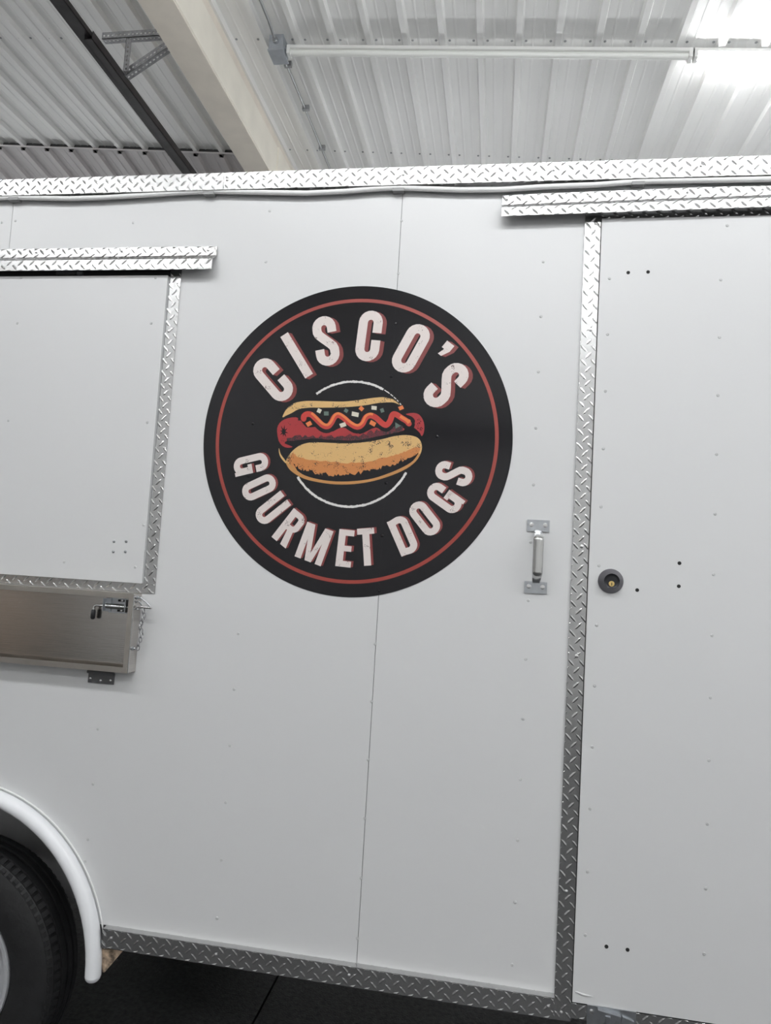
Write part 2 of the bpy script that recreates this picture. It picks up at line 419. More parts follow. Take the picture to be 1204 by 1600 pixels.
# body behind the skin
m = MB().box((TX0, .36, ZB - .03), (TX1, TD, ZB)); m.box((TX0, .0205, ZB - .03), (FC.x - FR - .03, .36, ZB)); m.box((FC.x + FR + .03, .0205, ZB - .03), (TX1, .36, ZB)); m.build('floor_deck', M['body_dark'], T)
MB().box((TX0, TD - .02, ZB), (TX1, TD, ZT)).build('far_side', M['white_panel'], T)
MB().box((TX0, .004, ZT - .02), (TX1, TD - .02, ZT)).build('roof', M['white_panel'], T)
MB().box((TX0, .0035, ZB), (TX0 + .02, TD - .02, ZT - .02)).build('end_wall', M['white_panel'], T)
MB().box((TX1 - .02, .0035, ZB), (TX1, TD - .02, ZT - .02)).build('end_wall', M['white_panel'], T)
# inner lining just behind the joints of the skin
arch = [(FC.x + (FR+.02)*math.cos(a), FC.z + (FR+.02)*math.sin(a)) for a in [math.radians(v) for v in range(162, 17, -6)] if FC.z + (FR+.02)*math.sin(a) > ZB]
lin = [(TX0+.02, ZB), (arch[0][0], ZB)] + arch + [(arch[-1][0], ZB), (TX1-.02, ZB), (TX1-.02, ZT-.02), (TX0+.02, ZT-.02)]
sheet2d('inner_lining', lin, .003, .02, M['void'])
# skin sheets
g = .0007
def archpts(xa, xb):
    out = []
    for v in range(180, -1, -4):
        a = math.radians(v); x = FC.x + FR*math.cos(a); z = FC.z + FR*math.sin(a)
        if z > ZB and xa < x < xb: out.append((x, z))
    return out
def arch_z(x): return FC.z + math.sqrt(max(0, FR**2 - (x - FC.x)**2))
aL = FC.x - math.sqrt(FR**2 - (ZB - FC.z)**2); aR = FC.x + math.sqrt(FR**2 - (ZB - FC.z)**2)
sheet2d('side_panel', [(TX0, ZB), (SEAM_L - 1.219 - g, ZB), (SEAM_L - 1.219 - g, ZT), (TX0, ZT)], 0, .003, M['white_panel'])
sheet2d('side_panel', [(SEAM_L - 1.219 + g, ZB), (aL, ZB)] + archpts(aL, SEAM_L - g) + [(SEAM_L - g, arch_z(SEAM_L - g)), (SEAM_L - g, ZT), (SEAM_L - 1.219 + g, ZT)], 0, .003, M['white_panel'])
sheet2d('side_panel', [(SEAM_L + g, arch_z(SEAM_L + g))] + archpts(SEAM_L + g, aR) + [(aR, ZB), (SEAM - g, ZB), (SEAM - g, ZT), (SEAM_L + g, ZT)], 0, .003, M['white_panel'])
sheet2d('side_panel', [(SEAM + g, ZB), (DX0 + .004, ZB), (DX0 + .004, ZT), (SEAM + g, ZT)], 0, .003, M['white_panel'])
sheet2d('side_panel', [(DX0 + .004, 2.50), (1.35, 2.50), (1.35, ZT), (DX0 + .004, ZT)], 0, .003, M['white_panel'])
sheet2d('side_panel', [(1.085, ZB), (TX1, ZB), (TX1, ZT), (1.352, ZT), (1.352, 2.498), (1.085, 2.498)], 0, .003, M['white_panel'])

# ------------------------------------------------ tread plate
LA, LB = .0375, .027
def tread(m, o, u, v, n, L, W, t=.002, ph=(0, 0), ang=43, h=.001):
    """flat sheet at o spanning u*L, v*W with its face along n, and raised lens-shaped lugs"""
    o, u, v, n = Vector(o), Vector(u).normalized(), Vector(v).normalized(), Vector(n).normalized()
    m.obox(o, u*L, v*W, n*(-t))
    for kind in (0, 1):
        i0 = -1; ca, sa = math.cos(math.radians(ang)), math.sin(math.radians(ang))*(1 if kind else -1)
        ni = int(L/LA) + 3; nj = int(W/LB) + 3
        for i in range(-1, ni):
            for j in range(-1, nj):
                cx = (i + .5*kind)*LA + ph[0]; cy = (j + .5*kind)*LB + ph[1]
                if cx < -.008 or cx > L + .008 or cy < -.008 or cy > W + .008: continue
                ls = .0128*random.uniform(.93, 1.05); ws = .0034
                loc = [(-ls, 0), (-ls*.45, -ws), (ls*.45, -ws), (ls, 0), (ls*.45, ws), (-ls*.45, ws)]
                P = []
                for a, b in loc + [(-ls*.5, 0), (ls*.5, 0)]:
                    x = cx + a*ca - b*sa; y = cy + a*sa + b*ca
                    P.append((min(L - .0004, max(.0004, x)), min(W - .0004, max(.0004, y))))
                vs = [o + u*x + v*y + n*.00005 for x, y in P[:6]] + [o + u*x + v*y + n*h for x, y in P[6:]]
                a6 = abs(sum(P[q][0]*P[(q+1) % 6][1] - P[(q+1) % 6][0]*P[q][1] for q in range(6)))
                if a6 < 2e-5: continue
                m.add(vs, [(0, 1, 6), (1, 2, 7, 6), (2, 3, 7), (3, 4, 7), (4, 5, 6, 7), (5, 0, 6)])
    return m
def bolts(pts, parent, r=.0045, y=0.0, material=None, name='bolt_heads', stuff=True):
    m = MB()
    for p in pts:
        m.lathe((p[0], y, p[1]), (0, -1, 0), [(0, r*1.15), (.0008, r*1.1), (.0014, r*.7), (.0026, r*.62), (.003, r*.35)], 10, False)
    o = m.build(name, material or M['bolt'], parent, 50)
    if stuff: tag(o, kind='stuff')
    return o
X, Y, Z = Vector((1,0,0)), Vector((0,1,0)), Vector((0,0,1))
# top rail: two lengths of angle
RYF = -.020
RJ = pt(349.6, 280, RYF).x
rt = pt(602, 262, RYF).z; rb = pt(602, 289, RYF).z
for xa, xb, bl in ((TX0, RJ - .0008, [(pt(339, 276, RYF).x)]), (RJ + .0008, TX1, [pt(355, 278, RYF).x, pt(412, 277, RYF).x, pt(524, 275, RYF).x, pt(630, 270, RYF).x, pt(754, 266, RYF).x, pt(865, 263, RYF).x, pt(1095, 255, RYF).x])):
    m = tread(MB(), (xa, RYF, rb), X, Z, -Y, xb - xa, rt - rb, ph=(.01, .008))
    tread(m, (xa, RYF + .002, rb), X, Y, -Z, xb - xa, .0175, ph=(.0, .006))
    m.obox((xa, RYF + .002, rt - .002), X*(xb - xa), Y*.03, Z*.002)
    r_ = m.build('top_rail', M['plate'], T, fixn=False)
    bolts([(q, (rt + rb)/2 + .004) for q in bl], r_, y=RYF)
# sill
SYF = -.022
st, sb = pt(560, 1513, SYF).z, pt(560, 1543, SYF).z
sl = pt(160, 1452, SYF).x
def sill(xa, xb, ledge, yf, bl, top=None):
    tp = top or st
    m = tread(MB(), (xa, yf, sb), X, Z, -Y, xb - xa, tp - sb, ph=(.006, .010))
    if ledge: tread(m, (xa, yf + .0005, tp), X, Y, Z, xb - xa, -yf, ph=(.01, .006))
    m.obox((xa, yf, sb - .002), X*(xb - xa), Y*(-yf + .03), Z*.002)
    s_ = m.build('sill_trim', M['plate'], T, fixn=False)
    bolts([(q, (tp + sb)/2 + .002) for q in bl], s_, y=yf)
sill(sl, DX0, True, SYF, [pt(174, 1460, SYF).x, pt(337, 1493, SYF).x, pt(545, 1525, SYF).x, pt(856, 1577, SYF).x])
sill(DX1, TX1, False, -.006, [], top=pt(897, 1562.6).z - .004)
sill(TX0, FC.x - .49, True, SYF, [])

# ------------------------------------------------ door trim, door, head trim
TY = -.004
dz0, dz1 = sb - .012, pt(930, 338).z + .03
m = tread(MB(), (DX0, TY, dz0), Z, X, -Y, dz1 - dz0, DX1 - DX0, ph=(.012, .009))
dt = m.build('door_trim', M['plate'], T, fixn=False)
bolts([(pt(a, b).x, pt(a, b).z) for a, b in ((930, 350), (922, 516), (908, 854), (900, 1025), (884, 1392), (876, 1581))], dt, y=TY)
hz = pt(1000, 341.5).z
m = tread(MB(), (DX1 - .001, -.003, hz), X, Z, -Y, 1.12 - DX1, .045, ph=(.0, .014))
ht = m.build('head_trim', M['plate'], T, fixn=False)
bolts([(pt(1178, 325).x, pt(1178, 325).z - .002)], ht, y=-.003)
def holes(pts, parent, y, r=.0047, name='bolt_hole'):
    for p in pts:
        q = pt(*p, y)
        MB().lathe((q.x, y, q.z), (0, -1, 0), [(-.002, r), (.0004, r), (.0004, r*.2)], 14, False).build(name, M['void'], parent)
holes([(960, 331), (1026, 329)], ht, -.003, .004)
m = tread(MB(), (1.08, TY, dz0), Z, X, -Y, dz1 - dz0, DX1 - DX0, ph=(.012, .009)); m.build('door_trim', M['plate'], T, fixn=False)
# door
DY = -.009
dl, dtop, dbot = DX1 + .0022, hz - .003, pt(897, 1562.6).z
MB().box((dl, DY, dbot), (1.078, .0, dtop)).build('door', M['white_panel'], T)
door = T.children[-1] if False else bpy.data.objects['door']
MB().box((DX1 - .0005, -.0025, dbot - .002), (dl + .004, .0, dtop + .003)).build('door_gap', M['void'], door)
def rivets(pts, parent, y, material='rivet', r=.0042):
    m = MB()
    for p in pts: m.lathe((p[0], y, p[1]), (0, -1, 0), [(0, r), (.0009, r*.88), (.0015, r*.55), (.0013, r*.3), (.0008, r*.25)], 10, False)
    return tag(m.build('rivets', M[material], parent, 50), kind='stuff')
def column(px, py, y, z0, z1, step=.1524, skip=()):
    q = pt(px, py, y); out = []
    k = math.ceil((z0 - q.z)/step)
    while q.z + k*step < z1:
        z = q.z + k*step
        if not any(a < z < b for a, b in skip): out.append((q.x, z))
        k += 1
    return out
drv = column(932, 977, DY, dbot + .02, dtop - .02) + column(1112, 993, DY, dbot + .02, dtop - .02) + [(pt(1134, 355).x, pt(1134, 355).z), (.9, dtop - .03)]
rivets(drv, door, DY)
holes([(981, 426), (1012, 425), (995, 922), (1061, 880), (1060, 916), (947, 1479), (980, 1484)], door, DY)
# small dent crease low on the door
q = pt(897, 1549, DY)
MB().tube([q + Vector((.002, 0, 0)), q + Vector((.02, -.0006, -.004)), q + Vector((.045, 0, -.006))], [.0015, .003, .0005], 8).build('dent_crease', M['white_panel'], door, 60)
# deadbolt
q = pt(953.5, 908, DY)
lk = MB().lathe(q, (0, -1, 0), [(0, .0315), (.003, .0313), (.016, .0205), (.0195, .0195)], 40, True, False).build('deadbolt', M['lock_body'], door, 35)
MB().lathe(q, (0, -1, 0), [(.012, .0196), (.0195, .0192), (.0175, .0165), (.0165, .012)], 36).build('lock_face', M['lock_core'], lk, 35)
kc = q + Vector((0, 0, -.0065))
MB().lathe(kc, (0, -1, 0), [(.015, .0072), (.0185, .0072), (.019, .0066)], 24).build('key_cylinder', M['brass'], lk, 35)
MB().box((kc.x - .0009, kc.y - .0196, kc.z - .0045), (kc.x + .0009, kc.y - .018, kc.z + .0030)).build('keyway', M['void'], lk)
# bar latch at foot of door
q0, q1 = pt(918, 1574, -.02), pt(995, 1585, -.02)
lx0, lx1, lz = q0.x, q1.x, (q0.z + q1.z)/2
m = MB().box((lx0, -.0115, lz - .055), (lx1, -.0085, lz))
la = m.build('door_latch', M['zinc'], door)
cyx = lx0 + .047
MB().prism([(lx0 + .024, -.0115, lz - .002), (lx0 + .078, -.0115, lz - .010), (lx0 + .078, -.0115, lz - .022), (lx0 + .066, -.0115, lz - .020), (lx0 + .060, -.0115, lz - .03), (lx0 + .036, -.0115, lz - .028)], (0, -.012, 0)).build('keeper', M['zinc'], la)
MB().tube([(cyx, -.021, lz - .012), (cyx - .002, -.021, lz - .075)], .007, 12).build('rod', M['zinc'], la, 50)
MB().prism([(lx0 + .082, -.0115, lz - .012), (lx1 - .006, -.0115, lz - .02), (lx1 - .006, -.0115, lz - .032), (lx0 + .08, -.0115, lz - .026)], (0, -.006, 0)).build('tongue', M['zinc'], la)
bolts([(lx0 + .010, lz - .014), (lx1 - .014, lz - .024)], la, .0055, -.0115)

# ------------------------------------------------ drip caps
def drip(name, xa, xb, ztop, zbot, bl, tilt=0.0):
    m = MB(); L = xb - xa; fh = ztop - .049 - zbot
    tread(m, (xa, -.006, ztop - .027), X, Z, -Y, L, .027, ph=(.006, .016))
    d = Vector((0, -.026, -.022)); n = Vector((0, -.022, .026)).normalized()
    o = Vector((xa, -.006, ztop - .027))
    tread(m, o + d, X, -d, n, L, d.length, ph=(.012, .004))
    tread(m, (xa, -.032, zbot), X, Z, -Y, L, fh, ph=(.014, .010))
    m.v = [(a, b, c + (a - xa)*tilt) for a, b, c in m.v]      # fitted slightly out of level
    o_ = m.build(name, M['plate'], T, fixn=False)
    bolts([(q, ztop - .011 + (q - xa)*tilt) for q in bl], o_, .0042, -.006)
    return o_
hc_z = pt(338, 384.7, -.006).z
drip('drip_cap', -2.95, pt(338.5, 392, -.006).x, hc_z, pt(327, 420.3, -.032).z, [pt(326, 391).x, pt(192, 391).x, pt(59, 391).x])
rc_z = pt(784, 305, -.006).z
drip('drip_cap', pt(784.5, 312, -.006).x, 1.25, rc_z, pt(784.2, 337.4, -.032).z, [pt(792, 308).x, pt(921, 299).x, pt(1073, 296).x, pt(1190, 290).x],
     (pt(1204, 322.7, -.032).z - pt(784.2, 337.4, -.032).z)/(pt(1204, 322.7, -.032).x - pt(784.2, 337.4, -.032).x))

# ------------------------------------------------ serving hatch
hr_out, hr_in = pt(263, 680).x, pt(244.5, 680).x
hb_out, hb_in = pt(243.7, 927.7).z, pt(226.7, 912.1).z
HX0 = -2.88; htop = hc_z - .062
m = tread(MB(), (hr_in, -.003, hb_in), Z, X, -Y, htop - hb_in, hr_out - hr_in, ph=(.012, .006)); f_ = m.build('hatch_frame', M['plate'], T, fixn=False)
bolts([(pt(264, 518).x, pt(264, 518).z)], f_, .004, -.003)
m = tread(MB(), (HX0, -.003, hb_out), X, Z, -Y, hr_out - HX0, hb_in - hb_out, ph=(.006, .004)); m.build('hatch_frame', M['plate'], T, fixn=False)
m = tread(MB(), (HX0, -.003, hb_in), Z, X, -Y, htop - hb_in, .033, ph=(.012, .006)); m.build('hatch_frame', M['plate'], T, fixn=False)
HY = -.012
hpt = pt(150, 431, HY).z
hatch = MB().box((HX0 + .035, HY, hb_in + .001), (hr_in - .001, -.001, hpt)).build('hatch_door', M['white_panel'], T)
MB().box((HX0 + .035, -.004, hpt), (hr_in + .002, -.001, hpt + .02)).build('hatch_gap', M['void'], hatch)
q0, q1 = pt(88, 424.5, -.012), pt(128, 429, -.012)
for i in range(2):
    xo = -.75*i
    MB().box((q0.x + xo, -.013, q1.z), (q1.x - .02 + xo, -.004, q0.z)).build('hatch_hinge', M['chrome'], hatch)
    MB().box((q1.x - .018 + xo, -.012, q1.z + .001), (q1.x + xo, -.004, q0.z)).build('hatch_hinge', M['zinc'], hatch)
rivets([(pt(a, b, HY).x, pt(a, b, HY).z) for a, b in ((27, 505), (13, 657), (236, 505), (230, 660), (224, 820), (100, 878), (211, 886), (33, 434), (243, 434))], hatch, HY)
bolts([(pt(a, b, HY).x, pt(a, b, HY).z) for a, b in ((178, 846), (197, 846), (177, 862), (196, 862))], hatch, .0038, HY, M['conduit'])

# ------------------------------------------------ folded stainless shelf
SY = -.042
sx1 = pt(204.5, 990, SY).x; sz1 = pt(210, 928, SY).z; sz0 = pt(199, 1052.5, SY).z; sx0 = -2.75
LP = .0155
MB().box((sx0 + .002, -.012, sz0 + .002), (sx1 - .002, -.009, sz1 - .002)).build('shelf_pan', M['steel'], T)
pan = bpy.data.objects['shelf_pan']
m = MB()
m.box((sx0, SY, sz0), (sx1, SY + .0015, sz0 + LP)); m.box((sx0, SY, sz1 - LP*.9), (sx1, SY + .0015, sz1))
m.box((sx1 - LP, SY - .0004, sz0), (sx1, SY + .0015, sz1)); m.box((sx0, SY - .0004, sz0), (sx0 + LP, SY + .0015, sz1))
m.box((sx0, SY + .0015, sz0), (sx1, -.001, sz0 + .0015)); m.box((sx0, SY + .0015, sz1 - .0015), (sx1, -.001, sz1))
m.build('shelf_lip', M['lip_steel'], pan)
MB().box((sx1 - .0015, SY + .0015, sz0 + .0015), (sx1 + .001, -.001, sz1 - .0015)).build('shelf_end', M['steel'], pan)
MB().box((sx1 - .0008, SY - .0012, sz0), (sx1 + .0012, SY + .002, sz1)).build('shelf_edge', M['chrome'], pan)
# spring latch on the pan
LYp = -.0123
a, b = pt(167.5, 933.5, LYp), pt(201, 959, LYp)
lt = MB().box((a.x + .010, LYp - .003, b.z), (b.x, LYp, a.z)).build('spring_latch', M['zinc'], pan)
zc_ = (a.z + b.z)/2 - .002
MB().box((a.x, LYp - .022, b.z + .004), (a.x + .0025, LYp, a.z - .002)).build('flange', M['zinc'], lt)
MB().box((a.x + .0025, LYp - .008, b.z + .003), (a.x + .018, LYp - .003, a.z - .001)).build('saddle', M['zinc'], lt)
MB().box((b.x - .003, LYp - .022, b.z + .004), (b.x, LYp, a.z - .002)).build('flange', M['zinc'], lt)
ry = LYp - .013
MB().tube([(b.x + .01, ry, zc_), (a.x - .022, ry, zc_), (a.x - .0275, ry - .002, zc_ - .002), (a.x - .029, ry - .003, zc_ - .008), (a.x - .029, ry - .003, zc_ - .02)], .0034, 10).build('rod', M['chrome'], lt, 60)
MB().tube([(a.x - .029, ry - .003, zc_ - .012), (a.x - .029, ry - .003, zc_ - .016), (a.x - .0295, ry - .003, zc_ - .036), (a.x - .0295, ry - .003, zc_ - .040)], [.004, .0062, .0066, .004], 12).build('grip', M['black_rubber'], lt, 60)
sp = [(a.x + .006 + (b.x - a.x - .012)*k/180, ry + .0062*math.cos(k*2*math.pi/10), zc_ + .0062*math.sin(k*2*math.pi/10)) for k in range(181)]
MB().tube(sp, .0013, 5).build('spring', M['chrome'], lt, 60)
for zz in (a.z - .006, b.z + .007):
    MB().box((b.x - .034, LYp - .0034, zz - .003), (b.x - .008, LYp - .003, zz + .003)).build('slot', M['void'], lt)
    MB().lathe((b.x - .021, LYp - .003, zz), (0, -1, 0), [(0, .0042), (.002, .0036), (.0024, .002)], 12).build('screw', M['bolt'], lt, 40)
# eye bolt, hook and chain on the shelf's end
ex = sx1 + .012
ey = -.028
q = pt(219, 934, ey)
eb = MB().lathe((sx1, ey, q.z), (1, 0, 0), [(0, .006), (.003, .006), (.003, .0035), (.014, .0035)], 10).build('eye_bolt', M['zinc'], pan, 40)
q = pt(216, 946, ey)
MB().tube([q + Vector((math.cos(t)*.009, -.004*math.sin(t), math.sin(t)*.012)) for t in [2*math.pi*k/20 for k in range(20)]], .002, 8, closed=True).build('ring', M['zinc'], eb, 60)
p1, p2, p3 = pt(219, 934, ey), pt(236.5, 950, ey - .004), pt(214, 948, ey)
MB().tube([p1, p1.lerp(p2, .5) + Vector((.002, 0, .0015)), p2], .0024, 8).build('hook', M['zinc'], eb, 60)
MB().tube([p2, p3], [.0036, .0030], 10).build('pin', M['chrome'], eb, 60)
m = MB()
c0, c1 = pt(224, 955, ey), pt(217, 1012, ey); N = 10
for k in range(N):
    c = c0.lerp(c1, k/(N-1)) + Vector((.004*math.sin(k*1.3), 0, 0)); L = .0078
    ax = Vector((1, 0, 0)) if k % 2 else Vector((.25, 1, 0)).normalized()
    m.tube([c + ax*.0045*math.cos(t) + Z*L*math.sin(t) for t in [2*math.pi*j/12 for j in range(12)]], .0017, 6, closed=True)
m.build('chain', M['galv'], pan, 60)
q = pt(217, 1014, ey); MB().lathe((sx1, ey, q.z), (1, 0, 0), [(0, .006), (.003, .006), (.003, .003), (.010, .003)], 10).build('chain_anchor', M['zinc'], pan, 40)
# shelf hinges
a, b = pt(138, 1052, -.004), pt(177, 1070, -.004)
for i in range(2):
    xo = -.9*i
    h_ = MB().box((a.x + xo, -.0035, b.z), (b.x + xo, -.0005, a.z + .004)).build('shelf_hinge', M['dark_zinc'], pan)
    MB().tube([(a.x + xo, -.008, a.z + .006), (b.x + xo, -.008, a.z + .006)], .005, 10).build('barrel', M['dark_zinc'], h_, 50)
    w_ = b.x - a.x; hh = a.z - b.z
    for fx, fz in ((.1, .45), (.5, .32), (.88, .42)):
        MB().lathe((a.x + xo + w_*fx, -.0035, b.z + hh*fz), (0, -1, 0), [(0, .0042), (.0016, .0036), (.0022, .0018)], 12).build('screw', M['bolt'], h_, 40)

# ------------------------------------------------ pull handle
hp = []
tc_, bc_ = pt(840, 821.5, -.002), pt(837, 918, -.002)
hx = (tc_.x + bc_.x)/2
HW, HH = .029, .0155
m = MB()
ph_ = None
for k, c in enumerate((tc_.z, bc_.z)):
    pm = MB().prism([(hx - HW, -.0005, c - HH), (hx + HW, -.0005, c - HH), (hx + HW, -.0005, c + HH), (hx - HW, -.0005, c + HH)], (0, -.003, 0))
    if k == 0: ph_ = pm.build('pull_handle', M['zinc'], T)
    else: pm.build('mount_plate', M['zinc'], ph_)
    for sx in (-1, 1):
        MB().lathe((hx + sx*.0175, -.0033, c + .002), (0, -1, 0), [(0, .0062), (.0005, .006), (.0008, .0040), (.0022, .0038), (.0024, .002)], 16).build('screw', M['bolt'], ph_, 30)
ztop, zbot = tc_.z - .012, bc_.z + .012
path = []
NP = 28
for k in range(NP + 1):
    s = k/NP
    z = ztop + (zbot - ztop)*s
    e = min(s, 1 - s)/.18
    y = -.004 - .040*(1 if e >= 1 else math.sin(e*math.pi/2)**1.2)
    wd = .0095 + .0035*(1 if e >= 1 else e)
    path.append((z, y, wd))
m = MB(); vs = []; NS = 10
for z, y, wd in path:
    for k in range(NS):
        an = 2*math.pi*k/NS
        vs.append((hx + wd*math.cos(an), y + (.0075*math.sin(an) if math.sin(an) < 0 else .003*math.sin(an)), z))
fs = [(i*NS+k, i*NS+(k+1) % NS, (i+1)*NS+(k+1) % NS, (i+1)*NS+k) for i in range(NP) for k in range(NS)]
fs += [tuple(range(NS)), tuple(NP*NS+k for k in range(NS))]
m.add(vs, fs).build('grip', M['chrome'], ph_, 50)

# ------------------------------------------------ skin rivets
rv = column(372, 990, 0, ZB + .04, 2.62, skip=((1.5, 2.4),)) + column(821, 1030, 0, ZB + .05, 2.55) + column(145, 1225, 0, .75, 1.18) + column(575, 1187, 0, ZB + .04, 1.5) + \
     column(627, 345, 0, 2.40, 2.62) + [(pt(24, 345).x, pt(24, 345).z), (pt(118, 345).x - .25, pt(118, 345).z), (pt(208, 348).x, pt(208, 348).z), (pt(4, 1233).x, pt(4, 1233).z), (pt(133, 1346).x, pt(133, 1346).z)]
rivets(rv, bpy.data.objects['side_panel.002'], 0)

# ------------------------------------------------ cord under the top rail
cp = [(-300, 322), (-120, 316), (21, 308.5), (60, 309.5), (110, 310.5), (160, 309), (220, 305.5), (280, 301.5), (327, 299), (400, 300.5), (480, 302), (540, 299), (590, 295), (623, 293.5), (660, 295), (720, 297), (784, 296.5), (851, 292), (930, 289), (999, 283.5), (1100, 282), (1204, 280), (1400, 276), (1800, 268)]
mp_ = [pt(a, b, -.010) for a, b in cp]
MB().tube(mp_, .0075, 10).build('cord', M['white_cord'], T, 70)
cord = bpy.data.objects['cord']
MB().tube([p + Vector((0, -.004, -.0088)) for p in mp_], .002, 6).build('thin_wire', M['grey_clip'], cord, 70)
for a, b in ((24, 308.5), (328, 299.5), (623, 294), (996, 284)):
    q = pt(a, b, -.010); MB().box((q.x - .016, -.0205, q.z - .013), (q.x + .016, -.001, q.z - .004)).build('cord_clip', M['grey_clip'], cord)

# ------------------------------------------------ wheel well, fender, wheel
m = MB(); R1 = FR + .012; angs = [math.radians(v) for v in range(0, 181, 6)]
vs = []
for a in angs:
    c = (FC.x + R1*math.cos(a), FC.z + R1*math.sin(a))
    vs += [(c[0], .0035, c[1]), (c[0], .34, c[1])]
m.add(vs, [(2*i, 2*i+1, 2*i+3, 2*i+2) for i in range(len(angs)-1)])
m.v, mv = m.v, None
m.prism([(FC.x + R1*math.cos(a), .34, FC.z + R1*math.sin(a)) for a in angs], (0, .006, 0))
m.build('wheel_well', M['well'], T)
def arcpt(a, r, y): return (FC.x + r*math.cos(a), y, FC.z + r*math.sin(a))
fp = [arcpt(math.radians(v), .441, -.018) for v in range(180, -1, -4)]
fp = [(fp[0][0], -.018, FC.z - .006)] + fp + [(fp[-1][0], -.018, FC.z - .006)]
fe = MB().tube(fp, .0215, 18).build('fender', M['fender'], T, 60)
for e in (fp[0], fp[-1]):
    MB().lathe((e[0], e[1], e[2] + .001), (0, 0, -1), [(0, .0215), (.007, .0200), (.013, .0155), (.017, .008), (.018, .001)], 18).build('fender_tip', M['fender'], fe, 60)
m = MB().tube([arcpt(math.radians(v), .4625, -.001) for v in range(176, 3, -4)], .0025, 6)
m.build('caulk_bead', M['white_cord'], fe, 60)
q0, q1, q2 = pt(158, 1484, -.008), pt(193, 1484, -.004), pt(160, 1519, -.010)
MB().prism([q0, q1, q1 + Vector((-.004, 0, -.006)), q2 + Vector((.006, 0, 0)), q2], (0, .006, 0)).build('rusty_gusset', M['rust'], T)
tag(bpy.data.objects['rusty_gusset'], 'rust-streaked white steel gusset')
# tire: treaded tyre, sidewall, rim
WX, WZ, RT, WY0, WY1 = WC.x, WC.z, .357, .012, .195
def ring(prof, n, mat_, name, parent, sm=30):
    return MB().lathe((WX, 0, WZ), (0, 1, 0), prof, n, False, False).build(name, mat_, parent, sm)
tire = ring([(WY0 + .030, .208), (WY0 + .012, .222), (WY0 + .002, .25), (WY0, .285), (WY0 + .006, .318), (WY0 + .014, .334), (WY0 + .016, .3345), (WY0 + .026, .346), (WY0 + .05, .350),
             (WY1 - .05, .343), (WY1 - .026, .336), (WY1 - .01, .325), (WY1, .285), (WY1 - .002, .25), (WY1 - .03, .208)], 72, M['tire'], 'wheel', T)
m = MB(); NB = 88
for k in range(NB):
    a = 2*math.pi*k/NB
    for (y0, y1, r0, r1, off) in ((WY0 + .015, WY0 + .048, .335, .350, 0), (WY1 - .048, WY1 - .015, .343, .326, 0)):
        da = 2*math.pi/NB*.33
        def P(an, r, y): return (WX + r*math.cos(an), y, WZ + r*math.sin(an))
        m.add([P(a-da, r0 - .004, y0), P(a+da, r0 - .004, y0), P(a+da, r1 - .004, y1), P(a-da, r1 - .004, y1),
               P(a-da*.9, r0 + .0055, y0 + .001), P(a+da*.9, r0 + .0055, y0 + .001), P(a+da*.9, r1 + .0045, y1), P(a-da*.9, r1 + .0045, y1)],
              [(0,3,2,1),(4,5,6,7),(0,1,5,4),(1,2,6,5),(2,3,7,6),(3,0,4,7)])
for y0, y1 in ((WY0 + .054, WY0 + .080), (WY0 + .086, WY0 + .108), (WY0 + .114, WY0 + .134)):
    m.lathe((WX, 0, WZ), (0, 1, 0), [(y0, .343), (y0 + .001, .3545), (y1 - .001, .3535), (y1, .343)], 72, False, False)
tag(m.build('tread_blocks', M['tire'], tire), kind='stuff')
ring([(WY0 + .034, .212), (WY0 + .014, .217), (WY0 + .008, .2155), (WY0 + .010, .205), (WY0 + .026, .198), (WY0 + .034, .190), (WY0 + .046, .182), (WY0 + .050, .165), (WY0 + .034, .14), (WY0 + .030, .11), (WY0 + .040, .085), (WY0 + .044, .05), (WY0 + .030, .045), (WY0 + .012, .043), (WY0 + .008, .03), (WY0 + .007, .001)], 64, M['rim'], 'rim', tire, 40)
for k in range(8):
    a = 2*math.pi*(k + .5)/8 ; c = (WX + .152*math.cos(a), WY0 + .040, WZ + .152*math.sin(a))
    MB().lathe(c, (0, -1, 0), [(0, .018), (.003, .018)], 16).build('rim_slot', M['void'], tire)
for k in range(6):
    a = 2*math.pi*k/6; MB().lathe((WX + .07*math.cos(a), WY0 + .042, WZ + .07*math.sin(a)), (0, -1, 0), [(0, .010), (.016, .010), (.02, .007)], 6).build('lug_nut', M['bolt'], tire)
# far wheel, axle and chassis
MB().tube([(WX, WY1 - .03, WZ), (WX, TD - .25, WZ)], .035, 14).build('axle', M['body_dark'], T, 50)
MB().lathe((WX, 0, WZ), (0, 1, 0), [(TD - .225, .21), (TD - .225, .33), (TD - .19, .356), (TD - .06, .356), (TD - .025, .33), (TD - .025, .21)], 48).build('far_wheel', M['tire'], T, 40)
for yy in (.45, TD - .5): MB().box((TX0 + .05, yy, ZB - .13), (TX1 - .05, yy + .06, ZB - .03)).build('chassis_rail', M['body_dark'], T)
for xx in (TX0 + .15, .9): MB().box((xx, .51, .0), (xx + .05, .56, ZB - .13)).build('support_leg', M['body_dark'], T)

